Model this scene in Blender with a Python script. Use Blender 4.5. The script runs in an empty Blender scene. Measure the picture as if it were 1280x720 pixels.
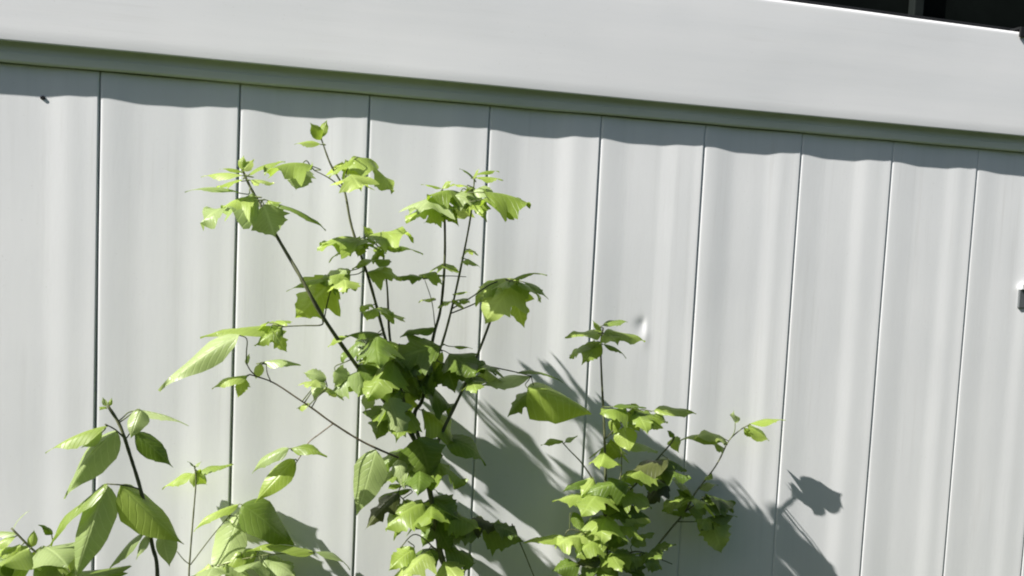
import bpy, bmesh, math, random
from mathutils import Vector, Matrix, noise

S = bpy.context.scene
COL = S.collection
R = math.radians

# ------------------------------------------------------------------ camera
GZ = 0.25                                   # height of the fitted datum above the soil
CAM_LOC = Vector((0.38916, -1.66892, 0.77921 + GZ))
YAW, PITCH, ROLL, FPX = 0.250952, -0.064761, 0.047056, 1000.0
cy, sy, cp, sp = math.cos(YAW), math.sin(YAW), math.cos(PITCH), math.sin(PITCH)
FWD = Vector((sy * cp, cy * cp, sp))
RIGHT0 = Vector((cy, -sy, 0))
UP0 = RIGHT0.cross(FWD)
CR, SR = math.cos(ROLL), math.sin(ROLL)
RIGHT = CR * RIGHT0 + SR * UP0
UPV = -SR * RIGHT0 + CR * UP0
cam_d = bpy.data.cameras.new('camera')
cam = bpy.data.objects.new('camera', cam_d)
COL.objects.link(cam)
cam.matrix_world = Matrix(((RIGHT.x, UPV.x, -FWD.x, CAM_LOC.x),
                           (RIGHT.y, UPV.y, -FWD.y, CAM_LOC.y),
                           (RIGHT.z, UPV.z, -FWD.z, CAM_LOC.z), (0, 0, 0, 1)))
cam_d.sensor_width = 36.0
cam_d.lens = FPX / 1280.0 * 36.0
cam_d.clip_start = 0.05
cam_d.clip_end = 500.0
S.camera = cam

# ------------------------------------------------------------------ light
SUN_DIR = Vector((0.50, 0.150, -0.465)).normalized()      # direction the light travels
w = bpy.data.worlds.new('World')
S.world = w
w.use_nodes = True
nt = w.node_tree
nt.nodes.clear()
sky = nt.nodes.new('ShaderNodeTexSky')
sky.sky_type = 'NISHITA'
sky.sun_disc = False
to_sun = -SUN_DIR
sky.sun_elevation = math.asin(to_sun.z)
sky.sun_rotation = math.atan2(to_sun.x, to_sun.y)
sky.air_density = 1.0
sky.dust_density = 1.5
bg = nt.nodes.new('ShaderNodeBackground')
bg.inputs['Strength'].default_value = 0.05
wo = nt.nodes.new('ShaderNodeOutputWorld')
nt.links.new(sky.outputs[0], bg.inputs[0])
nt.links.new(bg.outputs[0], wo.inputs[0])
sun_d = bpy.data.lights.new('sun', 'SUN')
sun_d.energy = 5.0
sun_d.angle = R(0.5)
sun_d.color = (1.0, 0.96, 0.912)
sun = bpy.data.objects.new('sun', sun_d)
COL.objects.link(sun)
sun.rotation_euler = SUN_DIR.to_track_quat('-Z', 'Y').to_euler()
sun.location = (-3, -3, 5)
S.view_settings.view_transform = 'Standard'
S.view_settings.look = 'None'
S.view_settings.gamma = 1.0
S.view_settings.use_curve_mapping = False
S.view_settings.exposure = 1.04
S.cycles.filter_width = 2.0


# ------------------------------------------------------------------ helpers
def ray(u, v):
    return FWD * FPX + RIGHT * (u - 640.0) - UPV * (v - 360.0)


def at(u, v, d):
    """the point seen at picture position (u, v) that stands d metres in front of the wall"""
    r = ray(u, v)
    return CAM_LOC + r * ((-d - CAM_LOC.y) / r.y)


def link(name, me, mat=None, parent=None, loc=None):
    o = bpy.data.objects.new(name, me)
    COL.objects.link(o)
    if mat is not None and me is not None:
        for m in (mat if isinstance(mat, (list, tuple)) else [mat]):
            me.materials.append(m)
    if parent:
        o.parent = parent
    if loc is not None:
        o.location = loc
    return o


def empty(name, loc, label, cat, group=None):
    o = bpy.data.objects.new(name, None)
    o.empty_display_size = 0.1
    COL.objects.link(o)
    o.location = loc
    o['label'] = label
    o['category'] = cat
    if group:
        o['group'] = group
    return o


def mesh_from(name, verts, faces, smooth=False):
    me = bpy.data.meshes.new(name)
    me.from_pydata([tuple(v) for v in verts], [], faces)
    if smooth:
        for p in me.polygons:
            p.use_smooth = True
    me.update()
    return me


def box_mesh(name, x0, x1, y0, y1, z0, z1, bevel=0.0, seg=2):
    bm = bmesh.new()
    bmesh.ops.create_cube(bm, size=1.0)
    for v in bm.verts:
        v.co = Vector(((x0 + x1) / 2 + v.co.x * (x1 - x0), (y0 + y1) / 2 + v.co.y * (y1 - y0),
                       (z0 + z1) / 2 + v.co.z * (z1 - z0)))
    if bevel > 0:
        bmesh.ops.bevel(bm, geom=bm.edges[:], offset=bevel, segments=seg, profile=0.5, affect='EDGES')
    me = bpy.data.meshes.new(name)
    bm.to_mesh(me)
    bm.free()
    return me


class NT:
    def __init__(self, name):
        self.m = bpy.data.materials.new(name)
        self.m.use_nodes = True
        self.t = self.m.node_tree
        self.b = self.t.nodes['Principled BSDF']
        self.out = self.t.nodes['Material Output']

    def n(self, kind, **kw):
        nd = self.t.nodes.new('ShaderNode' + kind)
        for k, v in kw.items():
            setattr(nd, k, v)
        return nd

    def l(self, a, b):
        self.t.links.new(a, b)

    def math(self, op, a, b=None, c=None):
        nd = self.n('Math', operation=op)
        for i, x in enumerate((a, b, c)):
            if x is None:
                continue
            if isinstance(x, (int, float)):
                nd.inputs[i].default_value = x
            else:
                self.l(x, nd.inputs[i])
        return nd.outputs[0]

    def ramp(self, fac, stops):
        nd = self.n('ValToRGB')
        els = nd.color_ramp.elements
        while len(els) < len(stops):
            els.new(0.5)
        for e, (p, c) in zip(els, stops):
            e.position = p
            e.color = (*c, 1)
        self.l(fac, nd.inputs[0])
        return nd.outputs[0]

    def noise(self, scale, detail=4, rough=0.55, vec=None, mapscale=None, coord='Object'):
        tc = self.n('TexCoord')
        nz = self.n('TexNoise')
        nz.inputs['Scale'].default_value = scale
        nz.inputs['Detail'].default_value = detail
        nz.inputs['Roughness'].default_value = rough
        if mapscale:
            mp = self.n('Mapping')
            mp.inputs['Scale'].default_value = mapscale
            self.l(tc.outputs[coord], mp.inputs[0])
            self.l(mp.outputs[0], nz.inputs[0])
        else:
            self.l(tc.outputs[coord], nz.inputs[0])
        return nz.outputs[0]

    def bump(self, h, strength, dist=0.001):
        bp = self.n('Bump')
        bp.inputs['Strength'].default_value = strength
        bp.inputs['Distance'].default_value = dist
        self.l(h, bp.inputs['Height'])
        self.l(bp.outputs[0], self.b.inputs['Normal'])

    def set(self, **kw):
        for k, v in kw.items():
            self.b.inputs[k.replace('_', ' ')].default_value = v


def painted(name, c0, c1, stretch, rough=0.5, scale=9.0, bump=0.12, runs=None, splash=False):
    m = NT(name)
    fine = m.noise(scale, 5, 0.6, mapscale=stretch)
    blot = m.noise(2.3, 3, 0.5)
    mix = m.math('MULTIPLY_ADD', blot, 0.45, m.math('MULTIPLY', fine, 0.55))
    col = m.ramp(mix, [(0.32, c0), (0.62, c1)])
    if runs:
        # thin dried water runs and grime
        rn = m.noise(60, 4, 0.7, mapscale=runs)
        rb = m.noise(3.1, 2, 0.5)
        fac = m.math('MULTIPLY', m.ramp(rn, [(0.52, (0, 0, 0)), (0.72, (1, 1, 1))]), m.ramp(rb, [(0.42, (0, 0, 0)), (0.65, (1, 1, 1))]))
        sp_ = m.ramp(m.noise(190, 2, 0.5), [(0.70, (0, 0, 0)), (0.76, (1, 1, 1))])
        fac = m.math('MAXIMUM', m.math('MULTIPLY', fac, 0.17), m.math('MULTIPLY', sp_, 0.16))
        mx = m.n('MixRGB')
        m.l(fac, mx.inputs[0])
        m.l(col, mx.inputs[1])
        mx.inputs[2].default_value = (0.36, 0.35, 0.31, 1)
        col = mx.outputs[0]
    m.l(col, m.b.inputs['Base Color'])
    m.set(Roughness=rough, Specular_IOR_Level=0.4)
    gr = m.noise(260, 3, 0.6, mapscale=stretch)
    m.bump(gr, bump, 0.0006)
    return m.m


M_PANEL = painted('white_panel_paint', (0.69, 0.705, 0.715), (0.79, 0.80, 0.805), (1, 1, 0.16), 0.42, runs=(1, 1, 0.03))
M_BOARD = painted('white_board_paint', (0.67, 0.685, 0.695), (0.755, 0.76, 0.765), (0.10, 1, 1.6), 0.55, runs=(0.03, 1, 1))
M_TRIM = painted('olive_bounce_paint', (0.55, 0.59, 0.49), (0.68, 0.70, 0.61), (0.2, 1, 2), 0.7, 14)  # olive tint stands in for green light bounced off the plants
M_BACK = painted('grey_backing', (0.13, 0.14, 0.145), (0.19, 0.20, 0.205), (1, 1, 1), 0.9)
M_BLACK = painted('black_frame_paint', (0.010, 0.011, 0.012), (0.016, 0.017, 0.018), (1, 1, 1), 0.6)
M_GREYFR = painted('grey_green_frame_paint', (0.004, 0.006, 0.0055), (0.009, 0.012, 0.011), (1, 1, 1), 0.8)
M_GREYFR.node_tree.nodes['Principled BSDF'].inputs['Specular IOR Level'].default_value = 0.1
M_SCREEN = painted('black_insect_mesh', (0.003, 0.0035, 0.0035), (0.006, 0.008, 0.007), (1, 1, 1), 0.95)
M_SCREEN.node_tree.nodes['Principled BSDF'].inputs['Specular IOR Level'].default_value = 0.0
M_BLACK.node_tree.nodes['Principled BSDF'].inputs['Specular IOR Level'].default_value = 0.1
M_STEEL = painted('dull_steel', (0.06, 0.068, 0.072), (0.11, 0.12, 0.125), (1, 1, 1), 0.45)


def soil_material():
    m = NT('lawn_and_soil')
    a = m.noise(3.0, 6, 0.65)
    m.l(m.ramp(a, [(0.36, (0.045, 0.036, 0.026)), (0.5, (0.036, 0.055, 0.020)), (0.66, (0.045, 0.075, 0.022))]),
        m.b.inputs['Base Color'])
    m.set(Roughness=0.95, Specular_IOR_Level=0.1)
    m.bump(m.noise(70, 6, 0.7), 0.7, 0.02)
    return m.m


def leaf_material(name, dark, mid, light, trans):
    m = NT(name)
    uv = m.n('UVMap')
    sep = m.n('SeparateXYZ')
    m.l(uv.outputs[0], sep.inputs[0])
    u, v = sep.outputs[0], sep.outputs[1]
    av = m.math('ABSOLUTE', m.math('SUBTRACT', v, 0.5))
    wob = m.noise(35, 2, 0.5)
    # side veins run forward from the midrib
    ph = m.math('MULTIPLY_ADD', u, 9.0, m.math('MULTIPLY', av, -7.0))
    ph = m.math('ADD', ph, m.math('MULTIPLY', wob, 0.5))
    fr = m.math('ABSOLUTE', m.math('SUBTRACT', m.math('FRACT', ph), 0.5))
    side = m.math('SUBTRACT', 1.0, m.math('MULTIPLY', fr, 10.0))
    side = m.math('MAXIMUM', side, 0.0)
    midr = m.math('MAXIMUM', m.math('SUBTRACT', 1.0, m.math('MULTIPLY', av, 26.0)), 0.0)
    vein = m.math('MINIMUM', m.math('MAXIMUM', m.math('MULTIPLY', side, 0.75), midr), 1.0)
    info = m.n('ObjectInfo')
    blot = m.noise(22, 4, 0.6)
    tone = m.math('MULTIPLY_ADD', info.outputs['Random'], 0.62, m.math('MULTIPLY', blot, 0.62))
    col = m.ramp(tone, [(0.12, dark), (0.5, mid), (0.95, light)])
    mx = m.n('MixRGB')
    m.l(m.math('MULTIPLY', vein, m.math('MULTIPLY_ADD', wob, 0.7, -0.06)), mx.inputs[0])
    m.l(col, mx.inputs[1])
    mx.inputs[2].default_value = (*[min(1, c * 1.35 + 0.03) for c in light], 1)
    m.l(mx.outputs[0], m.b.inputs['Base Color'])
    m.set(Roughness=0.38, Specular_IOR_Level=0.5)
    hb = m.math('ADD', m.math('MULTIPLY', vein, -1.0), m.math('MULTIPLY', blot, 0.5))
    m.bump(hb, 0.55, 0.0012)
    tr = m.n('BsdfTranslucent')
    hs = m.n('HueSaturation')
    hs.inputs['Saturation'].default_value = 1.12
    hs.inputs['Value'].default_value = 1.5
    m.l(mx.outputs[0], hs.inputs['Color'])
    m.l(hs.outputs[0], tr.inputs['Color'])
    ms = m.n('MixShader')
    ms.inputs[0].default_value = trans
    m.l(m.b.outputs[0], ms.inputs[1])
    m.l(tr.outputs[0], ms.inputs[2])
    m.l(ms.outputs[0], m.out.inputs[0])
    return m.m


LEAF = {
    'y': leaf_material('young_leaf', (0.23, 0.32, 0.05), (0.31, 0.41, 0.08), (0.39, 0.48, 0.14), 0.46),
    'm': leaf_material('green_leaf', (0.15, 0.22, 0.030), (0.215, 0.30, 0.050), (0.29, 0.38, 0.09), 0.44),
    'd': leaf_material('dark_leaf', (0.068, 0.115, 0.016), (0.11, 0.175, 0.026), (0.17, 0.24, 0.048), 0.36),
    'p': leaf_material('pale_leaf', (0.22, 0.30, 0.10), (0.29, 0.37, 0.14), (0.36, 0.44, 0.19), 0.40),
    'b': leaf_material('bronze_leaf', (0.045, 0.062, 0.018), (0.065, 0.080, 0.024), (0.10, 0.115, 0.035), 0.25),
}


def bark_material(name, a, b):
    m = NT(name)
    nz = m.noise(55, 5, 0.65, mapscale=(1, 1, 0.35))
    m.l(m.ramp(nz, [(0.35, a), (0.65, b)]), m.b.inputs['Base Color'])
    m.set(Roughness=0.6, Specular_IOR_Level=0.35)
    m.bump(m.noise(240, 4, 0.6), 0.5, 0.001)
    return m.m


M_BARK = bark_material('dark_stem_bark', (0.065, 0.075, 0.036), (0.14, 0.15, 0.072))
M_TWIG = bark_material('green_twig_bark', (0.10, 0.13, 0.045), (0.21, 0.22, 0.10))
M_BROWN = bark_material('brown_twig_bark', (0.09, 0.075, 0.05), (0.20, 0.16, 0.11))
M_PETI = bark_material('petiole_skin', (0.07, 0.09, 0.03), (0.14, 0.17, 0.06))

# ------------------------------------------------------------------ ground
gv, gf = [], []
NG = 48
for j in range(NG + 1):
    for i in range(NG + 1):
        # denser towards the wall
        fx, fy = i / NG * 2 - 1, j / NG * 2 - 1
        x, y = 60 * fx * abs(fx) ** 1.5 + 0.8, 60 * fy * abs(fy) ** 1.5 - 0.5
        h = 0.03 * noise.noise((x * 2.1, y * 2.1, 0)) if abs(x) < 12 and abs(y) < 12 else 0
        gv.append((x, y, h - 0.02))
for j in range(NG):
    for i in range(NG):
        a = j * (NG + 1) + i
        gf.append((a, a + 1, a + NG + 2, a + NG + 1))
ground = link('ground', mesh_from('ground', gv, gf, True), soil_material())
ground['kind'] = 'structure'

# unseen leafy barrier added behind the viewer, blocks sky to deepen wall shadows
hr = random.Random(5)
hv, hf = [], []
HX0, HX1, HY0, HY1, HH = -9.0, 12.0, -5.6, -4.4, 2.7
for _ in range(16000):
    face_ = hr.random()
    x = hr.uniform(HX0, HX1)
    if face_ < .7:
        y, z = HY1 + hr.uniform(-.22, .05), hr.uniform(0, HH)
    else:
        y, z = hr.uniform(HY0, HY1), HH + hr.uniform(-.2, .08)
    y += 0.12 * noise.noise((x * 1.3, z * 1.3, 0))
    c_ = Vector((x, y, z))
    a_ = Vector((hr.uniform(-1, 1), hr.uniform(-1, 1), hr.uniform(-1, 1))).normalized()
    b_ = a_.orthogonal().normalized()
    l_ = hr.uniform(.05, .09)
    i0 = len(hv)
    hv += [c_ - a_ * l_, c_ + b_ * l_ * .45, c_ + a_ * l_, c_ - b_ * l_ * .45]
    hf.append((i0, i0 + 1, i0 + 2, i0 + 3))
i0 = len(hv)
for x in (HX0, HX1):
    for y in (HY0, HY1 - .15):
        for z in (0, HH - .12):
            hv.append((x, y, z))
hf += [tuple(i0 + q for q in f) for f in ((0, 1, 3, 2), (4, 6, 7, 5), (0, 4, 5, 1), (2, 3, 7, 6), (1, 5, 7, 3))]
M_SKY_BLOCKER = painted('sky_blocker_green', (0.025, 0.045, 0.014), (0.05, 0.085, 0.022), (1, 1, 1), 0.6, 3)
sky_blocker = link('sky_blocker', mesh_from('sky_blocker', hv, hf), M_SKY_BLOCKER)
sky_blocker['label'] = 'tall dark green leafy barrier added behind the viewer to block part of the sky'
sky_blocker['category'] = 'sky_blocker'

# ------------------------------------------------------------------ wall
PITCH_P = 0.25
K0, K1 = -6, 15
Z_TOP = 1.30          # panels run up behind the trim
Z_BOT = 0.02
XL, XR = K0 * PITCH_P, K1 * PITCH_P
wall = empty('house_wall', (0.9, 0, 0),
             'white ribbed metal wall under a smooth white overhanging board, behind the saplings', 'wall')


def wp(name, me, mat, parent=wall):
    o = link(name, me, mat)
    o.parent = parent
    if parent is wall:
        o.location = -wall.location
    return o


def sstep(a, b, t):
    t = max(0.0, min(1.0, (t - a) / (b - a)))
    return t * t * (3 - 2 * t)


REC = 0.0021


def lin(a, b, t):
    u = max(0.0, min(1.0, (t - a) / (b - a)))
    return 0.65 * u + 0.35 * u * u * (3 - 2 * u)


def prof(t, o=0.0, g=1.0):
    return g * REC * lin(0.07, 0.30, t + o) * (1 - lin(0.61, 0.77, t + o)) - 0.0007 * sstep(0.90, 1.0, t)


def panel_mesh(k, dent=None):
    rng = random.Random(k + 50)
    x0 = k * PITCH_P
    off, gain = rng.uniform(-.03, .03), rng.uniform(.75, 1.2)
    n = 26 if dent is None else 70
    pts = [(x0 + 0.0008, 0.012), (x0 + 0.0009, 0.005), (x0 + 0.0022, 0.0014), (x0 + 0.0040, 0.0004), (x0 + 0.0055, 0.0001)]
    for i in range(n + 1):
        t = 0.035 + (0.985 - 0.035) * i / n
        pts.append((x0 + t * PITCH_P, prof(t, off, gain) + 0.0005 * noise.noise((x0 * 9 + t * 3, 3.1, 0))))
    xe = x0 + PITCH_P
    pts += [(xe - 0.0012, -0.0006), (xe - 0.0004, 0.0004), (xe - 0.0003, 0.012)]
    zs = []
    if dent is None:
        nz = 14
        zs = [Z_BOT + (Z_TOP - Z_BOT) * i / nz for i in range(nz + 1)]
    else:
        zs = [Z_BOT + (dent[1] - 0.1 - Z_BOT) * i / 8 for i in range(8)]
        zs += [dent[1] - 0.1 + 0.2 * i / 60 for i in range(60)]
        zs += [dent[1] + 0.1 + (Z_TOP - dent[1] - 0.1) * i / 8 for i in range(9)]
    V, F = [], []
    m = len(pts)
    for z in zs:
        for (x, y) in pts:
            wv = 0.0008 * noise.noise((x * 4.0, z * 2.2, k * 3.7))
            yy = y + wv
            if dent:
                dx, dz = x - dent[0], z - dent[1]
                # a pushed-in ding: soft on the left, sharp lip on the right, trailing downwards
                sx = 0.017 if dx < 0 else 0.006
                sz = 0.022 if dz < 0 else 0.014
                yy += 0.0026 * math.exp(-(dx / sx) ** 2 - (dz / sz) ** 2)
                dz2, dx2 = dz + 0.03, dx - 0.006
                yy += -0.0009 * math.exp(-(dx2 / 0.012) ** 2 - (dz2 / 0.022) ** 2)
            V.append((x, yy, z))
    for j in range(len(zs) - 1):
        for i in range(m - 1):
            a = j * m + i
            F.append((a, a + 1, a + m + 1, a + m))
    return mesh_from('panel', V, F, True)


dp = at(804, 406, 0)
for k in range(K0, K1):
    dent = (dp.x, dp.z) if k == 4 else None
    o = wp('panel', panel_mesh(k, dent), M_PANEL)
    if dent:
        o['label'] = 'panel with a small dent pushed into it'
wp('backing_board', box_mesh('backing_board', XL, XR, 0.014, 0.06, Z_BOT, 1.33), M_BACK)
# trim tucked under the overhang, green bounce light painted into its colour
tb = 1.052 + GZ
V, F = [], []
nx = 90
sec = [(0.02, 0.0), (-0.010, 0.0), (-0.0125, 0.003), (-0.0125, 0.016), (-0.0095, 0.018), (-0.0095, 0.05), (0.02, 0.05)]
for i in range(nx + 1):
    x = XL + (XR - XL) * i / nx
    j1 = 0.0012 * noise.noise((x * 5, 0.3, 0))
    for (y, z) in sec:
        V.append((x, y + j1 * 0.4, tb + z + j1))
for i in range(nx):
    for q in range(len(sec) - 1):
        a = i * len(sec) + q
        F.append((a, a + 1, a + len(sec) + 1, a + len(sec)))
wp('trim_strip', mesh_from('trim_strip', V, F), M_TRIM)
# overhanging board
OV = 0.0285
zb0, zb1 = 1.0865 + GZ, 1.339 + GZ
V, F = [], []
sec = []


def arc(cx, cz, r, a0, a1, n):
    return [(cx + r * math.cos(R(a0 + (a1 - a0) * i / n)), cz + r * math.sin(R(a0 + (a1 - a0) * i / n))) for i in range(n + 1)]


sec += [(0.04, zb0 + 0.012), (-OV + 0.012, zb0 + 0.004)]
sec += arc(-OV + 0.0025, zb0 + 0.0025, 0.0025, 270, 180, 4)
for f in (0.1, 0.25, 0.4, 0.55, 0.7, 0.85, 0.95):
    sec.append((-OV, zb0 + (zb1 - zb0) * f))
sec += arc(-OV + 0.008, zb1 - 0.008, 0.008, 180, 90, 6)
sec.append((0.06, zb1 + 0.004))
nx = 120
for i in range(nx + 1):
    x = XL + (XR - XL) * i / nx
    for (y, z) in sec:
        wv = 0.0016 * noise.noise((x * 1.8, z * 6, 7.7)) + 0.0004 * noise.noise((x * 14, z * 30, 2.2))
        V.append((x, y + (wv if y < -0.02 else 0), z + 0.0010 * noise.noise((x * 3.3, 1.7, z * 2))))
ns = len(sec)
for i in range(nx):
    for q in range(ns - 1):
        a = i * ns + q
        F.append((a, a + ns, a + ns + 1, a + 1))
F.append(tuple(range(ns)))
F.append(tuple(nx * ns + q for q in reversed(range(ns))))
wp('overhanging_board', mesh_from('overhanging_board', V, F, True), M_BOARD)
# small bolt just under the shadow line
bp_ = at(53, 122, 0.0)


def screw_mesh(r, h):
    bm = bmesh.new()
    bmesh.ops.create_cone(bm, cap_ends=True, segments=12, radius1=r, radius2=r * 0.72, depth=h)
    bmesh.ops.rotate(bm, verts=bm.verts, cent=(0, 0, 0), matrix=Matrix.Rotation(R(90), 3, 'X'))
    for v in bm.verts:
        v.co.x *= 1.25
    me = bpy.data.meshes.new('screw')
    bm.to_mesh(me)
    bm.free()
    return me


o = wp('screw', screw_mesh(0.0040, 0.0032), M_BLACK)
o.location = Vector((bp_.x, 0.0012, bp_.z)) - wall.location
# upper wall with the dark screened window standing on the board
UY = 0.030
wx0, wx1 = 0.95, 2.095 + 0.16
wz0, wz1 = zb1 + 0.010, 2.45
def lap(x0, x1, z0, z1):
    n = int(round((z1 - z0) / 0.2))
    for i in range(n):
        a = z0 + (z1 - z0) * i / n
        b = z0 + (z1 - z0) * (i + 1) / n
        V = [(x0, UY - 0.012, a), (x1, UY - 0.012, a), (x1, UY, b), (x0, UY, b), (x0, UY + 0.01, a), (x1, UY + 0.01, a)]
        wp('siding_plank', mesh_from('siding_plank', V, [(0, 1, 2, 3), (4, 5, 1, 0)]), M_BOARD)


lap(XL, wx0, wz0, wz1)
lap(wx1, XR, wz0, wz1)
wp('backing_board', box_mesh('backing_board', XL, XR, 0.10, 0.14, 1.34, wz1), M_BACK)
wp('eaves_board', box_mesh('eaves_board', XL, XR, -0.10, 0.14, wz1 + 0.003, wz1 + 0.12, 0.004), M_BOARD)
win = link('window', box_mesh('window', wx0, wx1, 0.062, 0.070, wz0, wz1), M_SCREEN)
win.parent = wall
win.location = -wall.location
win['label'] = 'dark screened window above the white board'


def wpart(name, me, mat):
    o = link(name, me, mat)
    o.parent = win
    return o


wpart('frame', box_mesh('frame', wx0, wx1, 0.020, 0.060, wz0, wz0 + 0.012, 0.002), M_BLACK)
wpart('frame', box_mesh('frame', wx0, wx0 + 0.04, 0.020, 0.060, wz0 + 0.014, wz1, 0.002), M_BLACK)
wpart('frame', box_mesh('frame', wx1 - 0.04, wx1, 0.020, 0.060, wz0 + 0.014, wz1, 0.002), M_BLACK)
mx_ = at(1146, 5, -0.045).x
wpart('mullion', box_mesh('mullion', mx_ - 0.014, mx_ + 0.014, 0.035, 0.058, wz0 + 0.014, wz1, 0.003), M_GREYFR)
# black clip hooked over the board and grey bracket, both cut by the picture's right edge
cpos = at(1273, 44, OV)
clip = empty('board_clip', (cpos.x, -OV, zb1), 'black clip hooked over the top edge of the white board at far right', 'clip')
c1 = link('hook_plate', box_mesh('hook_plate', 0, 0.05, -0.006, -0.001, -0.014, 0.010, 0.001), M_BLACK, clip)
c2 = link('hook_top', box_mesh('hook_top', 0, 0.05, -0.0005, 0.05, 0.0055, 0.0105, 0.001), M_BLACK, clip)
bpos = at(1273, 371, 0.0)
br = empty('wall_bracket', (bpos.x, 0, bpos.z), 'small dark grey bracket screwed to the ribbed wall at right edge', 'bracket')
link('plate', box_mesh('plate', 0.0, 0.06, -0.004, 0.002, -0.028, 0.019, 0.001), M_STEEL, br)
link('lip', box_mesh('lip', -0.001, 0.06, -0.009, 0.001, 0.0195, 0.034, 0.001), M_PANEL, br)


# ------------------------------------------------------------------ plants
def catmull(P, n=5):
    if len(P) < 3:
        return [P[0].lerp(P[-1], i / n) for i in range(n + 1)]
    Q = [P[0] * 2 - P[1]] + P + [P[-1] * 2 - P[-2]]
    out = []
    for i in range(1, len(Q) - 2):
        a, b, c, d = Q[i - 1], Q[i], Q[i + 1], Q[i + 2]
        for s in range(n):
            t = s / n
            out.append(0.5 * ((2 * b) + (c - a) * t + (2 * a - 5 * b + 4 * c - d) * t * t + (3 * b - a - 3 * c + d) * t ** 3))
    out.append(P[-1])
    return out


def tube(V, F, pts, r0, r1, seg=7, bumps=0.0, rng=None):
    base = len(V)
    n = len(pts)
    prev = None
    for i, p in enumerate(pts):
        tg = (pts[min(i + 1, n - 1)] - pts[max(i - 1, 0)]).normalized()
        if prev is None:
            a = tg.orthogonal().normalized()
        else:
            a = (prev - tg * prev.dot(tg)).normalized()
        prev = a
        b = tg.cross(a)
        r = r0 + (r1 - r0) * i / (n - 1)
        if bumps:
            r *= 1 + bumps * (rng.random() - 0.35)
        for s in range(seg):
            th = 2 * math.pi * s / seg
            V.append(p + (a * math.cos(th) + b * math.sin(th)) * r)
    for i in range(n - 1):
        for s in range(seg):
            a0 = base + i * seg + s
            a1 = base + i * seg + (s + 1) % seg
            F.append((a0, a1, a1 + seg, a0 + seg))
    F.append(tuple(base + (n - 1) * seg + s for s in range(seg)))
    F.append(tuple(base + s for s in reversed(range(seg))))


SHAPES = {
    # (u along the midrib, half width, forward shear)
    'lance': ([(0, .02), (.05, .32), (.13, .66), (.24, .93), (.34, 1.0), (.46, .93), (.50, .97), (.60, .74), (.63, .78),
               (.72, .48), (.80, .27), (.88, .13), (.95, .05), (1, .0)], 0.10),
    'ovate': ([(0, .02), (.04, .36), (.10, .66), (.19, .9), (.30, 1.0), (.42, .98), (.53, .88), (.64, .71), (.74, .50),
               (.82, .30), (.89, .14), (.95, .05), (1, .0)], 0.06),
    'lobed': ([(0, .05), (.03, .42), (.09, .66), (.13, .60), (.20, .88), (.27, 1.0), (.33, .80), (.38, .52), (.45, .47),
               (.52, .62), (.58, .68), (.63, .47), (.70, .40), (.76, .36), (.84, .20), (.92, .08), (1, .0)], 0.30),
    'tri': ([(0, .04), (.04, .34), (.10, .52), (.17, .80), (.23, .78), (.30, 1.0), (.36, .76), (.42, .70), (.48, .80), (.55, .62),
             (.62, .60), (.70, .42), (.78, .34), (.86, .17), (.93, .07), (1, .0)], 0.16),
}


def leaf_mesh(kind, L, W, rng, droop, fold, wave, pet):
    prof_, shear = SHAPES[kind]
    cols = [-1, -.7, -.36, 0, .36, .7, 1]
    # midrib bends downwards along its length
    N = len(prof_)
    us = [p[0] for p in prof_]
    mid = [Vector((0, 0, 0))]
    for i in range(1, N):
        du = us[i] - us[i - 1]
        th = -droop * (us[i] - 0.15)
        mid.append(mid[-1] + Vector((math.cos(th), 0, math.sin(th))) * du)
    ch = mid[-1]
    ang = math.atan2(ch.z, ch.x)
    sc = L / ch.length
    rot = Matrix.Rotation(ang, 3, 'Y')
    mid = [rot @ m * sc for m in mid]
    V, F, UV = [], [], []
    asym = 1 + rng.uniform(-.12, .12)
    ph = rng.uniform(0, 6)
    skew = rng.uniform(-.05, .05) * L
    for i in range(N):
        u, hw = prof_[i]
        hw *= W * (1 + rng.uniform(-.06, .06))
        for c in cols:
            h = hw * (asym if c > 0 else 2 - asym)
            lat = c * h
            fwd = shear * abs(lat) * (1 + 0.15 * abs(c))
            z = -fold * abs(lat) - 0.35 * fold * lat * lat / max(W, 1e-6)
            z += wave * W * math.sin(ph + u * 9 + (1.7 if c > 0 else 0)) * abs(c) ** 1.5
            V.append(mid[i] + Vector((fwd, lat + skew * math.sin(u * 3.0), z)))
            UV.append((u + 0.12 * abs(c), 0.5 + 0.5 * c * max(.25, prof_[i][1])))
    m = len(cols)
    for i in range(N - 1):
        for c in range(m - 1):
            a = i * m + c
            F.append((a, a + m, a + m + 1, a + 1))
    nblade = len(F)
    if pet is not None:
        d = pet.length
        a = -mid[1].normalized()
        P0 = Vector((0, 0, 0))
        P = [P0 + Vector((0.002, 0, -0.0004)), a * d * 0.3 * 0.6 + pet * 0.25, pet * 0.65 + a * d * .08, pet]
        pp = catmull(P, 4)
        V0 = len(V)
        tube(V, F, pp, 0.0009, 0.0012, 5)
        UV += [(0, .5)] * (len(V) - V0)
    me = mesh_from('leaf', V, F, True)
    uvl = me.uv_layers.new(name='UVMap')
    for lp in me.loops:
        uvl.data[lp.index].uv = UV[lp.vertex_index]
    for i, p in enumerate(me.polygons):
        if i >= nblade:
            p.material_index = 1
    return me


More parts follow.
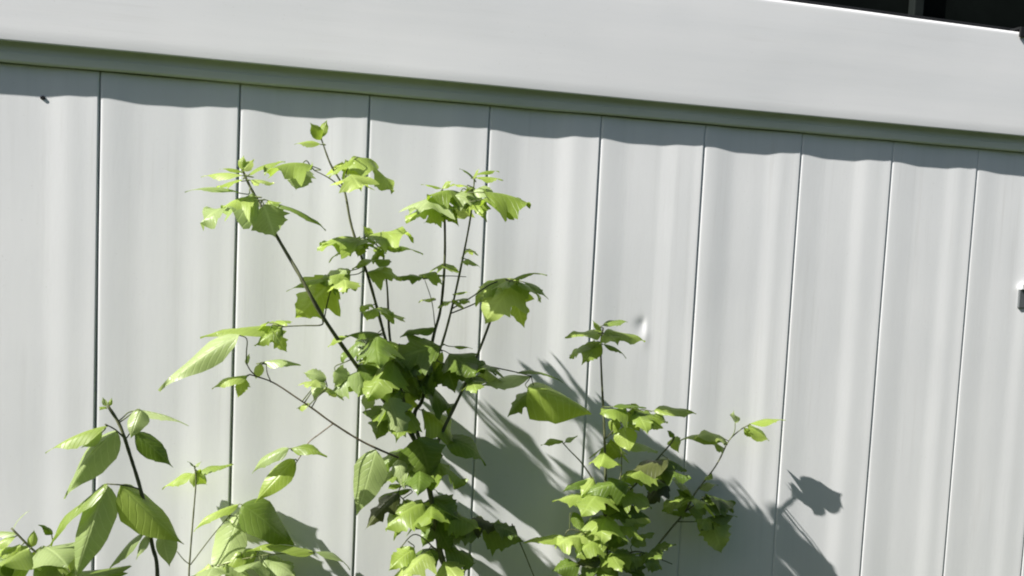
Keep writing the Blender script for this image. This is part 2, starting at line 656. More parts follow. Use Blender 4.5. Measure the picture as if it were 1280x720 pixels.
# how far each leaf stands out from its stem, in millimetres toward the viewer
SHIFT = {
    11: [100, 10, 10, 0, 80, 70, 50, 40, 70, 70, 60, 40, -40, 0, 0, 40, 0, 40, -30, 40, 10, 40, 20, 30, 20, 10, 30, 20, 0, 0, 0, 20, 0, 20, 0, 0, 0, -30, 10, 0, 0, -90, 0, 0, 0, 0, 0, 0, 0, 0, 0, 0, -70, 0, 0, 40, 0, 20, 0, 0, 0, 0, 0, 0, 0, 0, 0, 0, 0, 0, 0, 0, -110, 0, 0, 0, 0, 0, 0, 0, 0, 0, 0, -90, 0, 0, 0, 0, 0, 0, 0, 0, 0, 10, 0, 30, 30, 0, 0, 0, 0, 0, 0, 20, 0, 0, 0, 30, -10, 30, 40, 30, 110, 50, 60, 40, 0, 0, 0, 30, 60, 20, 90, 10, 0, 60, 80, 10, 20, 30, 0, 60, 10, 0, 30, 50, -10, 0, 110, 70, 0, 0, 30, 0, -110, 0, -80, 0, 0, 0, -20, 0, 0, 40, 0, 0, -70, 0, 30, 0, 20, 0, 0, 10, 0, 40, 20, 0, 0, 0, 0, 0, 0, 0, 0, 0, 0, 0, 0, 0, 0, 0, 0, 0, 0, 0, 0, 0, 0, 0, 10],
    23: [10, 60, 30, 0, 10, 30, 0, 10, 20, 40, 0, 20, 0, 0, 0, 0, 0, 0, 0, 0, 0, 0, 0, 0, 0, 0, 0, 0, 0, 0, 0, 0, 0, 0, 0, 0, 0, 0, 0, 0, 0, 0, 0, 0, 0, 0, 0, 10, 0, 0, 30, 0, 20, 0, 20, 0, 0, 0, 0, 0, 0, 0, 0, 0, 0, 0, 0, 0, 0, 0, 0, 0, 0, 0, 0, 0, 0, 0, 0],
    31: [0, 0, 0, 50, 30, 50, 20, -10, 0, 0, 0, 0, 0, -30, 10, 0, 0, 0, 0, 0, 0, 0, 10],
    53: [-30, -20, -10, 0, 0, 10, 0, 10, -60, 0, 0, 0, -10, -30, 20, 0, 0, 0, 0, 0],
}
#SHIFT_END


class Plant:
    def __init__(self, base, label, cat='sapling', seed=1, group=None, ds=1.0):
        self.ds = ds
        self.seed = seed
        self.nleaf = 0
        self.shift = SHIFT.get(seed)
        self.rng = random.Random(seed)
        self.root = empty('sapling', base, label, cat, group or 'young plants growing along the wall')
        self.base = Vector(base)
        self.segs = []          # (u0,v0,d0,u1,v1,d1)

    def stem(self, pts, r0, r1, mat=M_BARK, name='branch', ground=False):
        """pts: (u, v, distance in front of the wall); radii in millimetres"""
        pts = [(a, b, c * self.ds) for a, b, c in pts]
        P = [at(*p) for p in pts]
        for a, b in zip(pts[:-1], pts[1:]):
            self.segs.append((*a, *b))
        if ground:
            e = P[0]
            P = [Vector((self.base.x, self.base.y, -0.03)), Vector((self.base.x * .5 + e.x * .5, self.base.y * .5 + e.y * .5, e.z * .5))] + P
        cpts = catmull(P, 6)
        V, F = [], []
        tube(V, F, cpts, r0 / 1000, r1 / 1000, 7, 0.22, self.rng)
        V = [v - self.base for v in V]
        return link(name, mesh_from(name, V, F, True), mat, self.root)

    def near(self, u, v):
        best = None
        for (u0, v0, d0, u1, v1, d1) in self.segs:
            du, dv = u1 - u0, v1 - v0
            t = max(0, min(1, ((u - u0) * du + (v - v0) * dv) / (du * du + dv * dv + 1e-9)))
            q = (u0 + du * t, v0 + dv * t, d0 + (d1 - d0) * t)
            D = math.hypot(q[0] - u, q[1] - v)
            if best is None or D < best[0]:
                best = (D, q)
        return best

    def leaf(self, kind, b, t, wr, face, tone, dd=None, dt=None, droop=None, fold=None):
        rng = self.rng
        if face < .5:
            wr *= 1 + (.5 - face) * 1.6
            face *= .7
        D, q = self.near(*b)
        db = q[2] + (dd if dd is not None else rng.uniform(-.02, .02) * min(1, D / 15))
        if self.shift and self.nleaf < len(self.shift):
            db += self.shift[self.nleaf] / 1000
        self.nleaf += 1
        tipd = db + (dt if dt is not None else rng.uniform(-.020, .026))
        B, T = at(b[0], b[1], db), at(t[0], t[1], tipd)
        A = T - B
        L = A.length
        ax = A.normalized()
        toc = (CAM_LOC - B).normalized()
        n0 = Vector((0, 0, 1)).lerp(toc, face) + Vector((rng.uniform(-.14, .14), rng.uniform(-.14, .14), 0)) - SUN_DIR * .12
        n = (n0 - ax * n0.dot(ax)).normalized()
        side = n.cross(ax)
        M3 = Matrix((ax, side, n)).transposed()
        att = at(*q)
        pet = M3.transposed() @ (att - B)
        if pet.length < 0.004:
            pet = None
        dr = droop if droop is not None else rng.uniform(.5, 1.1)
        fo = fold if fold is not None else rng.uniform(.15, .55)
        me = leaf_mesh(kind, L, wr * L * 0.56, rng, dr, fo, rng.uniform(.09, .22), pet)
        o = link('leaf', me, [LEAF[tone], M_PETI])
        o.parent = self.root
        o.matrix_local = Matrix.Translation(B - self.base) @ M3.to_4x4()
        return o

    def fill(self, box, n, tones, smin, smax):
        """extra leaves between the traced ones, each hung on the nearest stem"""
        rng = self.rng
        for _ in range(n):
            u, v = rng.uniform(box[0], box[2]), rng.uniform(box[1], box[3])
            D, q = self.near(u, v)
            out = 1 if u > q[0] else -1
            b = (q[0] + (u - q[0]) * .5 + out * 3, q[1] + (v - q[1]) * .5)
            L = rng.uniform(smin, smax)
            th = rng.uniform(-.5, 1.0)
            t = (b[0] + out * L * math.cos(th), b[1] + L * math.sin(th))
            self.leaf(rng.choice(['lobed', 'tri', 'tri', 'lance']), b, t, rng.uniform(.45, .8), rng.uniform(.35, .75),
                      rng.choice(tones), dd=rng.uniform(-.035, .03))

    def spray(self, u, v, n, L, tones, drop=.28, jit=8, kinds=('lobed', 'lobed', 'tri')):
        """leaves spread round a node on all sides, in pairs, drooping at the tips"""
        rng = self.rng
        a0 = rng.uniform(0, 6.28)
        D, q = self.near(u, v)
        for k in range(n):
            th = a0 + 6.283 * k / n + rng.uniform(-.35, .35)
            c, si = math.cos(th), math.sin(th)
            l = L * rng.uniform(.75, 1.15)
            pl = rng.uniform(.12, .35)
            dz = rng.uniform(drop - .2, drop + .3)
            k1 = L / 640.0
            b = (u + c * l * pl, v + rng.uniform(-jit, jit))
            t = (b[0] + c * l, b[1] + l * dz)
            if math.hypot(t[0] - b[0], t[1] - b[1]) < 6:
                t = (b[0] + 6, b[1] + 5)
            dd = -si * k1 * pl
            dt = -si * k1
            if q[2] + dd + dt < .03:
                dt = .03 - q[2] - dd
            self.leaf(rng.choice(kinds), b, t, rng.uniform(.62, .9), rng.uniform(.05, .55), rng.choice(tones), dd=dd, dt=dt)

    def leaves(self, rows):
        for r in rows:
            kw = r[6] if len(r) > 6 else {}
            self.leaf(*r[:6], **kw)


def gp(u, d):
    """foot of a stem on the soil below picture column u at the frame's bottom"""
    p = at(u, 720, d)
    return Vector((p.x, p.y, 0.0))


# --- D: tall sapling in the middle
D = Plant(gp(556, .15), 'tallest leafy sapling in the middle with several long dark stems reaching toward the overhang', seed=11, ds=.75)
D.stem([(557, 725, .20), (550, 690, .20), (543, 645, .21), (535, 603, .21), (529, 570, .21)], 6.0, 5.0, M_BARK, 'stem', True)
D.stem([(530, 575, .21), (512, 540, .22), (480, 500, .23), (445, 456, .23), (403, 395, .30), (375, 345, .31), (347, 297, .25), (325, 256, .18), (312, 232, .175), (303, 212, .175)], 4.6, 1.9)
D.stem([(529, 572, .21), (515, 540, .215), (498, 478, .215), (481, 421, .215), (462, 352, .22), (440, 285, .225), (430, 237, .225), (413, 205, .225), (401, 172, .225)], 3.8, 1.3)
D.stem([(497, 476, .215), (487, 420, .205), (484, 360, .20), (478, 312, .20)], 2.6, 1.6)
D.stem([(529, 570, .21), (518, 520, .19), (529, 496, .185), (541, 424, .18), (551, 384, .18), (556, 320, .22), (555, 250, .255), (553, 238, .26)], 4.0, 1.7)
D.stem([(532, 480, .185), (551, 434, .175), (565, 384, .17), (579, 320, .22), (588, 272, .25), (592, 236, .275), (593, 222, .28)], 2.8, 1.1, M_TWIG)
D.stem([(532, 592, .21), (549, 548, .20), (584, 475, .19), (604, 425, .185), (614, 398, .185)], 4.0, 2.2)
D.stem([(565, 386, .17), (590, 371, .165), (612, 356, .16), (632, 349, .16)], 1.5, 1.0)
D.stem([(563, 392, .17), (588, 382, .17), (606, 373, .175), (622, 364, .175)], 1.4, .9)
D.stem([(531, 585, .21), (500, 573, .22), (455, 553, .235), (416, 529, .25), (394, 513, .255), (372, 498, .26), (341, 478, .265), (312, 468, .27)], 2.2, 1.1, M_BROWN)
D.stem([(416, 530, .25), (400, 542, .255), (386, 553, .26), (377, 568, .262), (366, 585, .263)], 1.3, .8, M_BROWN)
D.stem([(339, 478, .265), (334, 466, .266), (333, 455, .266)], 1.0, .7, M_BROWN)
D.stem([(320, 470, .268), (313, 463, .27), (308, 454, .27)], 1.2, 1.0, M_BROWN)
D.stem([(403, 397, .235), (402, 406, .238), (380, 407, .245), (355, 408, .25)], 1.5, 1.0)
D.stem([(405, 400, .235), (410, 375, .24), (417, 352, .242)], 1.3, .9)
D.stem([(430, 237, .225), (412, 223, .235), (393, 213, .24)], 1.3, .9)
D.stem([(431, 236, .225), (433, 215, .22), (443, 198, .215)], 1.3, .9)
D.stem([(544, 412, .18), (540, 378, .188), (531, 350, .19)], 1.0, .7, M_TWIG)
D.stem([(529, 349, .19), (556, 345, .185), (583, 346, .18)], 1.1, .7)
D.stem([(543, 640, .21), (566, 645, .20), (590, 652, .195), (612, 658, .19)], 1.8, 1.0)
D.stem([(545, 665, .21), (520, 640, .215), (497, 617, .22)], 1.8, 1.0)
D.stem([(548, 690, .205), (520, 668, .21), (500, 685, .215)], 1.4, 1.0)
D.stem([(640, 655, .19), (655, 690, .185), (668, 722, .18)], 1.3, 1.1)
D.stem([(596, 455, .188), (640, 464, .18), (664, 470, .175)], 1.4, 1.0)
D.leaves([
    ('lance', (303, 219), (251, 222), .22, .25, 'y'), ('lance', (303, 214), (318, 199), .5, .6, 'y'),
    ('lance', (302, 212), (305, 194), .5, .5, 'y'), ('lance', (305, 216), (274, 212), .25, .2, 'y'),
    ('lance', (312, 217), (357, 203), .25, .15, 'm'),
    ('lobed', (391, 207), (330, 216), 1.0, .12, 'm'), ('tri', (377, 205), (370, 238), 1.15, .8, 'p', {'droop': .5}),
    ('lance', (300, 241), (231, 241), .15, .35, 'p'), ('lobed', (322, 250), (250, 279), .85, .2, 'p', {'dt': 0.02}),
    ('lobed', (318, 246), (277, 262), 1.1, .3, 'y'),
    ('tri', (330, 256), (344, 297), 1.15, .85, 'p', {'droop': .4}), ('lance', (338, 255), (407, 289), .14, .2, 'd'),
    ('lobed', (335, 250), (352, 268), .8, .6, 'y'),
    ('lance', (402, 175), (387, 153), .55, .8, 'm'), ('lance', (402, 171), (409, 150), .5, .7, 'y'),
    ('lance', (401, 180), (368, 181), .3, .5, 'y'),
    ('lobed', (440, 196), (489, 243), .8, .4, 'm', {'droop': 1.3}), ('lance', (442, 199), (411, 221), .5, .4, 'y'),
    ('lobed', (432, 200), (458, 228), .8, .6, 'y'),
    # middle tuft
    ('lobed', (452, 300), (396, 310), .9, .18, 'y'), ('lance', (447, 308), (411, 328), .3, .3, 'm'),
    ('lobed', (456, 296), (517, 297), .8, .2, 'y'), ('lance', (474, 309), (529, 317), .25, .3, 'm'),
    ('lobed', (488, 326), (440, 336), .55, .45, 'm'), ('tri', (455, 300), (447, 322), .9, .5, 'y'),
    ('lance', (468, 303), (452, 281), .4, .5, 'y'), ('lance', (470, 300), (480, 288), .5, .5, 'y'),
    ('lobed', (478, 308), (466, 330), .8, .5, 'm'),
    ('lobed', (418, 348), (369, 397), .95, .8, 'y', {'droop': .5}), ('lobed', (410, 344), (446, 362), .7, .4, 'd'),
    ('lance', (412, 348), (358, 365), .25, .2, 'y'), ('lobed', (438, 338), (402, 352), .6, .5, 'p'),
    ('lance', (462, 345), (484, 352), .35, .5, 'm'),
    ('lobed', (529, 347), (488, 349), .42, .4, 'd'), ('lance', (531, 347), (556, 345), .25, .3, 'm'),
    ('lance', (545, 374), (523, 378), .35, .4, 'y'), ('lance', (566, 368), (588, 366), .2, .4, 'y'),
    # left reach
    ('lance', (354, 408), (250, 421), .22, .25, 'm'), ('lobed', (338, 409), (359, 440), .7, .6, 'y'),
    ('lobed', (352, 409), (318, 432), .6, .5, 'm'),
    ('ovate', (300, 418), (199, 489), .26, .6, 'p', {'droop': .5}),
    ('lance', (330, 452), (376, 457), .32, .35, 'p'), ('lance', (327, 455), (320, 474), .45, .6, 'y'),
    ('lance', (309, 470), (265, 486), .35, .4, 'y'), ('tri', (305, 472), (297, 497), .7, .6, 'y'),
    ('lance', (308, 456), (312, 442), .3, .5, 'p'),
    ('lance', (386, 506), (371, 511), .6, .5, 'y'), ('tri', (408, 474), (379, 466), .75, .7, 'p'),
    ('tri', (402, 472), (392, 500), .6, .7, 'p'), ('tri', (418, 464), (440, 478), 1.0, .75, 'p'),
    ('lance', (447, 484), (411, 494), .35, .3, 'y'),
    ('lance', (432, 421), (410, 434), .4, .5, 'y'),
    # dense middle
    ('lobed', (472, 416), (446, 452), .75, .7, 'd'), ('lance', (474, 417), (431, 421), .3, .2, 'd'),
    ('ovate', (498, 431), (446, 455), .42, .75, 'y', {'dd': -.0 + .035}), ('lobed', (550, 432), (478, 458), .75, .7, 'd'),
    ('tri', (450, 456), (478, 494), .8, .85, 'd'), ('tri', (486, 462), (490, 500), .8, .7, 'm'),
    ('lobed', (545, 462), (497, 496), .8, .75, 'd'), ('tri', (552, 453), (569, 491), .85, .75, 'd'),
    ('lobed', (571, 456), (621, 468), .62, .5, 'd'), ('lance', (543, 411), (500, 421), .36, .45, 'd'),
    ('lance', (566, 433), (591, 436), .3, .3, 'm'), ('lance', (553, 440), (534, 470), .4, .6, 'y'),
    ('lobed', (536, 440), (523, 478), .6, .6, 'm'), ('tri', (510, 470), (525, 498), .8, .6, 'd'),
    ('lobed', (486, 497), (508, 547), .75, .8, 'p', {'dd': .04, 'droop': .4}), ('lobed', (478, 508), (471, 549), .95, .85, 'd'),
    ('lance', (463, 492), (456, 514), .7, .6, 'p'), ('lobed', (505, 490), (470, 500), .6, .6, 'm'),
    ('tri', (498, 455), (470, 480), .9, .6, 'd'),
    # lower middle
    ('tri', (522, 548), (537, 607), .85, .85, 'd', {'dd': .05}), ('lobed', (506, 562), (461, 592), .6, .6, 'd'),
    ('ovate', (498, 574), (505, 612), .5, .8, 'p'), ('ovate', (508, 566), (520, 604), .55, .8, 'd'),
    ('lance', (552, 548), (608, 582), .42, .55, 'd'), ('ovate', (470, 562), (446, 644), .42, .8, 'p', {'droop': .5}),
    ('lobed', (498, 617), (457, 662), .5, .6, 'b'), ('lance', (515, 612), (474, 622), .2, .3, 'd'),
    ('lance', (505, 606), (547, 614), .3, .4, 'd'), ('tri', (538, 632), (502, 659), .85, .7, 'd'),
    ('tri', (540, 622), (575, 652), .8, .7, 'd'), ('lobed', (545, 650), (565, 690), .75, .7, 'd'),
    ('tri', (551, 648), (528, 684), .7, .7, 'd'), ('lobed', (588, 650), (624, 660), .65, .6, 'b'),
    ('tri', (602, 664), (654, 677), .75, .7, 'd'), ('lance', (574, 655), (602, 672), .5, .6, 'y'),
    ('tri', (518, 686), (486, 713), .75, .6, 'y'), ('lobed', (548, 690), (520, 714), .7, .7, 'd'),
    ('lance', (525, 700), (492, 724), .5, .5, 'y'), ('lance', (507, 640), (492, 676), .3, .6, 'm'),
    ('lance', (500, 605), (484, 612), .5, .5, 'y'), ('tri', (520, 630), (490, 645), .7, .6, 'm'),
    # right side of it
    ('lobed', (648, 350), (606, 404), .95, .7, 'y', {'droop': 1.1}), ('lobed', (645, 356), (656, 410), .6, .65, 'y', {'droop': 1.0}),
    ('lance', (640, 350), (684, 344), .16, .3, 'm'), ('lance', (655, 352), (686, 374), .28, .4, 'p'),
    ('tri', (628, 352), (594, 382), .7, .5, 'y'),
    ('lance', (664, 470), (594, 486), .26, .35, 'p'), ('lance', (646, 466), (704, 479), .14, .25, 'd'),
    ('ovate', (660, 486), (738, 519), .52, .55, 'y', {'droop': .8, 'fold': .75, 'dd': .03}), ('lobed', (664, 490), (635, 522), .65, .6, 'd'),
    # top right tuft
    ('lance', (553, 236), (526, 231), .25, .3, 'y'), ('lance', (553, 236), (566, 226), .5, .5, 'y'),
    ('lobed', (550, 252), (506, 276), .9, .3, 'y'), ('lance', (548, 252), (574, 284), .42, .6, 'm'),
    ('lobed', (556, 256), (530, 279), .7, .5, 'y'),
    ('lobed', (584, 234), (609, 278), .5, .7, 'm', {'droop': .6}), ('lance', (576, 238), (586, 268), .35, .6, 'p'),
    ('lance', (593, 224), (574, 211), .2, .3, 'd'), ('lance', (594, 222), (629, 225), .3, .3, 'y'),
    ('lance', (594, 219), (624, 215), .2, .3, 'm'), ('lobed', (604, 240), (664, 256), .8, .2, 'm'),
    ('lance', (592, 238), (622, 246), .6, .5, 'p'), ('lance', (592, 224), (600, 211), .4, .5, 'y'),
    ('lance', (590, 236), (562, 232), .5, .4, 'y'),
    # hanging group on the brown twig
    ('lance', (361, 560), (315, 592), .3, .5, 'p'), ('ovate', (368, 574), (318, 628), .36, .7, 'y', {'droop': .4}),
    ('lance', (364, 560), (409, 571), .34, .45, 'm'),
])


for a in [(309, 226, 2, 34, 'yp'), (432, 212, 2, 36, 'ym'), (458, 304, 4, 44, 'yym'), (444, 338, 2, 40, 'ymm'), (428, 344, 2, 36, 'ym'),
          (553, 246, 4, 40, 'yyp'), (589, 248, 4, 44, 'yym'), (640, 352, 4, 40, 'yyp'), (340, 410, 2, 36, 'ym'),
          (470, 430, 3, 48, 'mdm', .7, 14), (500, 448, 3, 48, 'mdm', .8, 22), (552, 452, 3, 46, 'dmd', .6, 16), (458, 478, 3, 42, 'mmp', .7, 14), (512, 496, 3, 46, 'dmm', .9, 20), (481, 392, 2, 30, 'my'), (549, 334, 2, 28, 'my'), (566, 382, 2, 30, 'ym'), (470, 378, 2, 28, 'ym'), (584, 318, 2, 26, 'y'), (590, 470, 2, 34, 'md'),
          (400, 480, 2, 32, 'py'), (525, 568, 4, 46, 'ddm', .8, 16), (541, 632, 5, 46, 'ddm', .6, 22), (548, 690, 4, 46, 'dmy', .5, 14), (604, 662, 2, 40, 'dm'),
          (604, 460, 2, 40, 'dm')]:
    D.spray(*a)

# --- E: right sapling
E_ = Plant(gp(760, .14), 'bushy sapling right of the tall one with one thin upright shoot', seed=23, ds=.74)
E_.stem([(760, 725, .19), (758, 680, .19), (757, 600, .19), (755, 530, .19), (752, 470, .19), (751, 430, .19), (754, 410, .19)], 4.0, 1.5, M_BARK, 'stem', True)
E_.stem([(757, 650, .19), (743, 605, .185), (728, 580, .18), (712, 563, .178), (702, 552, .176)], 1.8, 1.0)
E_.stem([(757, 548, .19), (775, 530, .18), (797, 513, .175), (815, 514, .172)], 1.6, 1.0)
E_.stem([(757, 620, .19), (774, 600, .18), (777, 575, .178), (776, 552, .176)], 1.6, 1.0)
E_.stem([(757, 640, .19), (795, 605, .185), (818, 578, .18), (838, 555, .175), (843, 546, .175)], 2.0, 1.4)
E_.stem([(760, 700, .19), (735, 670, .18), (712, 662, .178), (704, 675, .176)], 1.6, 1.0)
E_.stem([(760, 712, .19), (790, 690, .18), (815, 695, .175), (840, 705, .17)], 2.0, 1.0)
E_.stem([(760, 690, .19), (745, 700, .20), (725, 703, .205)], 1.6, 1.0)
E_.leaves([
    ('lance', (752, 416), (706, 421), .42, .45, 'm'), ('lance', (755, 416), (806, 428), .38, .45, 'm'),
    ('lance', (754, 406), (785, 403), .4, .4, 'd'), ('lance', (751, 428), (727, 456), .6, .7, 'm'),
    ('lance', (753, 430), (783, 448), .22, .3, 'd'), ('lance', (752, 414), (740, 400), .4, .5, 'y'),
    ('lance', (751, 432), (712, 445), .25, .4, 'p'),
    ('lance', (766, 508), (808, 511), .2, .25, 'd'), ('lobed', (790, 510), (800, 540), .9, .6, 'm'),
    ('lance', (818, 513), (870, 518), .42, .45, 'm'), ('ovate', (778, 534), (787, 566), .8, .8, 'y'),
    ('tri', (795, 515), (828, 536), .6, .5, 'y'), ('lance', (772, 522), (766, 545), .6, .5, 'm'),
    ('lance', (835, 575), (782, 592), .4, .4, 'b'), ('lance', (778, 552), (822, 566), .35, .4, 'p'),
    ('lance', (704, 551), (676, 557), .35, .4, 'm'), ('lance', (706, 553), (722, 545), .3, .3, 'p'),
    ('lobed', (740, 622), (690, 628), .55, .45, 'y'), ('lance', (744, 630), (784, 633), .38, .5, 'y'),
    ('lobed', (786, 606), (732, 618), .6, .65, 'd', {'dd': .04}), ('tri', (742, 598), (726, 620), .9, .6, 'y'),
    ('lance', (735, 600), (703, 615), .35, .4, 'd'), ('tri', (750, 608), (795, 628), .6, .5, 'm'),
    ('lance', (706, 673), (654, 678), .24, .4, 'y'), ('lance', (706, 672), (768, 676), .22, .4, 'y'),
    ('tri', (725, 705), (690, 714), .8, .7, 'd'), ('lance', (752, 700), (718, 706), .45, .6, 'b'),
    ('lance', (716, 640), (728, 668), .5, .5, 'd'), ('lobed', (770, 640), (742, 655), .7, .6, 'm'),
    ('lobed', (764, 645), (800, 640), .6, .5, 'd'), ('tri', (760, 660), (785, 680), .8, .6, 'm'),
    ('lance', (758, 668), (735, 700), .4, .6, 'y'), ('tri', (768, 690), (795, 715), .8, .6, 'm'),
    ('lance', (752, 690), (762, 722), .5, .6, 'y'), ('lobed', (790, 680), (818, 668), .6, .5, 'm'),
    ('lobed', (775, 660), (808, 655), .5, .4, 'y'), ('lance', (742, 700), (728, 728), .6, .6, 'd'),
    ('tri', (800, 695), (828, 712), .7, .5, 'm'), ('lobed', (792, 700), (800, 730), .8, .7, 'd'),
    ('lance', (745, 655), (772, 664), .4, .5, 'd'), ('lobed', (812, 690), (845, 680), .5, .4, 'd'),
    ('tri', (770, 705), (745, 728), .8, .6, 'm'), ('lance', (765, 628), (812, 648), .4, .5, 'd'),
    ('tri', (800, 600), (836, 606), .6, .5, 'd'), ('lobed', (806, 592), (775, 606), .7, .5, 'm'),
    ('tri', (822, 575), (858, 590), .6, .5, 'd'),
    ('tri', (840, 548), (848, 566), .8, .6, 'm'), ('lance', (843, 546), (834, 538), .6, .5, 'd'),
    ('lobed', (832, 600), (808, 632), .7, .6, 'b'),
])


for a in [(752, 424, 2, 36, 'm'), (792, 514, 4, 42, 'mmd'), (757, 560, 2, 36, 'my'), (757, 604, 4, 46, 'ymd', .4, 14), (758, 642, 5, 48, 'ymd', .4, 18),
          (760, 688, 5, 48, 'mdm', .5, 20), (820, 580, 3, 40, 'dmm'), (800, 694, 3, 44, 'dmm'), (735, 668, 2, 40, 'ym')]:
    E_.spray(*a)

# --- F: leaning shoot at the right
F_ = Plant(gp(800, .07), 'thin leaning shoot rightmost in the picture with a pale leaf spray at its tip', seed=31, ds=.40)
F_.stem([(792, 726, .15), (812, 695, .15), (836, 664, .15), (856, 640, .15), (870, 615, .15), (888, 592, .148), (899, 575, .146), (911, 551, .145), (926, 537, .145), (938, 530, .145)], 2.8, 1.1, M_BARK, 'stem', True)
F_.stem([(911, 551, .145), (918, 540, .15), (919, 526, .15)], 1.2, .9, M_TWIG)
F_.stem([(856, 640, .15), (872, 628, .155), (884, 618, .158)], 1.3, .9)
F_.stem([(846, 652, .15), (868, 652, .145), (890, 650, .142)], 1.3, .9)
F_.leaves([
    ('lance', (919, 528), (917, 513), .5, .6, 'p'), ('lance', (936, 530), (982, 525), .24, .35, 'y'),
    ('lance', (934, 533), (962, 551), .5, .5, 'y'), ('tri', (906, 548), (868, 548), .5, .4, 'y'),
    ('lance', (908, 553), (896, 545), .6, .6, 'y'), ('lance', (902, 552), (848, 553), .35, .4, 'm'),
    ('tri', (905, 560), (890, 556), .8, .6, 'm'), ('lance', (930, 535), (944, 548), .5, .5, 'm'),
    ('lobed', (866, 622), (834, 598), .5, .4, 'd'), ('lobed', (882, 618), (918, 640), .6, .4, 'd'),
    ('lance', (866, 643), (830, 643), .2, .35, 'm'), ('tri', (888, 650), (902, 692), .95, .8, 'y'),
    ('lobed', (890, 648), (876, 664), .8, .6, 'd'), ('lance', (872, 612), (898, 606), .4, .3, 'd'),
    ('lance', (884, 648), (922, 646), .3, .3, 'd'), ('lobed', (862, 628), (846, 612), .8, .5, 'd'),
    ('tri', (860, 636), (884, 636), .7, .4, 'm'), ('lance', (890, 592), (880, 600), .6, .5, 'm'),
])

for a in [(868, 620, 3, 40, 'dmm'), (890, 652, 2, 36, 'my')]:
    F_.spray(*a)

# --- B: left shoot with long hanging leaves
B_ = Plant(gp(196, .34), 'stout hairy shoot at left with long drooping pointed leaves', seed=41)
B_.stem([(197, 726, .34), (190, 680, .34), (178, 620, .34), (163, 570, .34), (150, 532, .34), (134, 506, .34)], 3.4, 2.2, M_BARK, 'stem', True)
B_.stem([(157, 549, .34), (144, 537, .35), (131, 530, .355)], 1.4, .9)
B_.stem([(176, 612, .34), (158, 607, .35), (135, 605, .355)], 1.4, 1.0)
B_.stem([(186, 655, .34), (182, 664, .345), (178, 668, .345)], 1.2, .9)
B_.leaves([
    ('lance', (134, 532), (57, 567), .28, .4, 'm'), ('ovate', (146, 538), (82, 624), .31, .65, 'p', {'droop': .6, 'fold': .8}),
    ('ovate', (176, 512), (163, 548), .6, .75, 'p'), ('lance', (172, 512), (236, 532), .17, .3, 'p'),
    ('lance', (168, 540), (217, 584), .36, .65, 'd'), ('ovate', (150, 606), (231, 680), .32, .6, 'm', {'droop': .8, 'fold': .7}),
    ('ovate', (132, 606), (92, 730), .29, .7, 'p', {'droop': .5, 'fold': .7}), ('lance', (134, 606), (62, 682), .25, .45, 'm'),
    ('ovate', (203, 668), (212, 708), .5, .75, 'p'), ('lance', (182, 664), (133, 718), .16, .4, 'p'),
    ('lance', (134, 508), (128, 496), .4, .5, 'p'), ('lance', (136, 508), (140, 497), .4, .5, 'm'),
    ('lance', (133, 509), (124, 513), .5, .5, 'y'), ('ovate', (128, 540), (102, 560), .5, .6, 'p'),
    ('lance', (186, 668), (170, 700), .3, .6, 'p'),
])

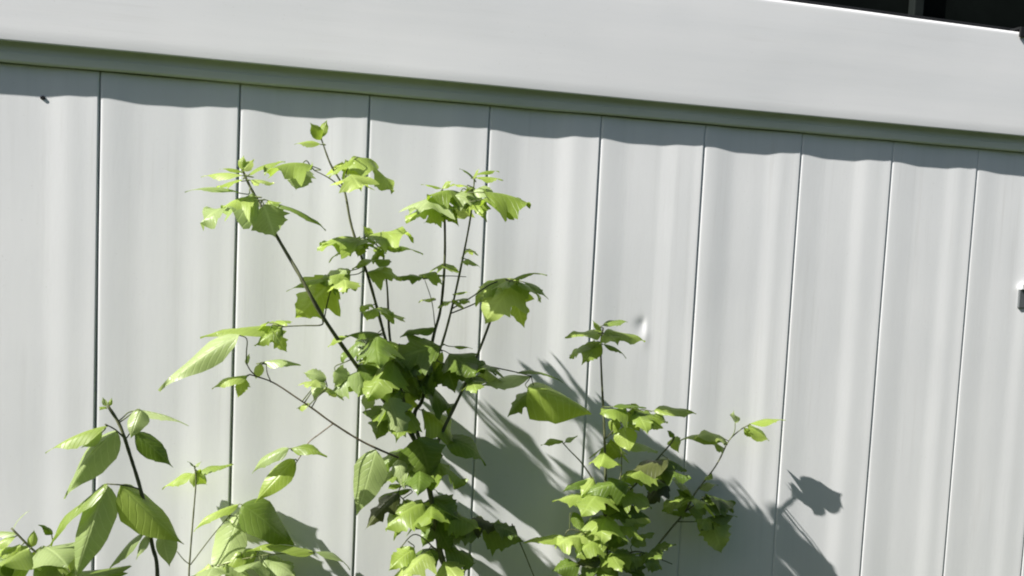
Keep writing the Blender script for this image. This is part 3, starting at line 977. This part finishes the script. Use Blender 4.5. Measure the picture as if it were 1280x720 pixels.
# --- C: small shoot beside it
C_ = Plant(gp(237, .06), 'slim low shoot left of centre with a star of small leaves on top', seed=53, ds=.19)
C_.stem([(236, 726, .30), (238, 690, .30), (242, 640, .30), (245, 600, .30), (243, 582, .30)], 2.0, 1.2, M_BARK, 'stem', True)
C_.stem([(238, 706, .30), (230, 700, .305), (221, 689, .31)], 1.1, .8)
C_.stem([(238, 706, .30), (262, 674, .295), (282, 650, .29), (299, 630, .285)], 1.2, .8)
C_.stem([(237, 722, .30), (280, 705, .28), (330, 694, .27), (392, 690, .265)], 1.4, .9, M_TWIG)
C_.leaves([
    ('lance', (243, 592), (203, 612), .32, .4, 'y'), ('lance', (247, 590), (292, 581), .3, .4, 'm'),
    ('lance', (246, 588), (258, 606), .7, .6, 'm'), ('lance', (243, 592), (242, 610), .5, .6, 'y'),
    ('lance', (243, 584), (234, 577), .4, .4, 'd'), ('lance', (244, 584), (252, 577), .4, .4, 'p'),
    ('lance', (298, 631), (242, 664), .24, .4, 'y'), ('ovate', (303, 631), (366, 682), .5, .6, 'd', {'droop': .7}),
    ('ovate', (296, 652), (268, 728), .5, .75, 'p', {'dd': .03, 'droop': .4}), ('lance', (393, 692), (308, 689), .2, .35, 'y'),
    ('ovate', (300, 690), (282, 726), .6, .7, 'y'), ('ovate', (330, 700), (372, 724), .5, .5, 'p'),
    ('lance', (392, 690), (438, 712), .25, .35, 'p'), ('lance', (286, 650), (320, 640), .5, .5, 'p'),
])

for a in [(270, 706, 3, 46, 'pyp', .4, 8), (330, 696, 3, 46, 'pym', .4, 8)]:
    C_.spray(*a, kinds=('lance', 'ovate'))

# --- A: sprig in the lower left corner
A_ = Plant(gp(95, .32), 'leaning sprig in the lower left corner with yellow green leaves', seed=67)
A_.stem([(92, 728, .32), (62, 704, .32), (40, 686, .32), (14, 660, .32)], 2.0, 1.4, M_BARK, 'stem', True)
A_.stem([(62, 706, .32), (40, 700, .325), (14, 697, .33)], 1.2, .8)
A_.leaves([
    ('lance', (16, 662), (38, 638), .12, .3, 'p'), ('lance', (20, 670), (-14, 690), .4, .4, 'y'),
    ('tri', (26, 682), (-8, 694), .5, .5, 'y'), ('ovate', (40, 684), (43, 662), .5, .6, 'm'),
    ('lance', (66, 668), (48, 656), .4, .5, 'd', {'dd': .02}), ('tri', (34, 684), (26, 704), .8, .6, 'm'),
    ('ovate', (14, 697), (-20, 730), .7, .7, 'd'), ('ovate', (70, 700), (40, 730), .8, .7, 'p'),
    ('ovate', (80, 690), (98, 730), .5, .7, 'y'), ('lance', (22, 668), (-20, 668), .2, .3, 'p'),
    ('lance', (56, 698), (80, 690), .5, .5, 'p'),
])
for a in [(48, 694, 4, 46, 'pym', .5, 10), (84, 718, 4, 50, 'pmy', .3, 10)]:
    A_.spray(*a, kinds=('lance', 'ovate'))
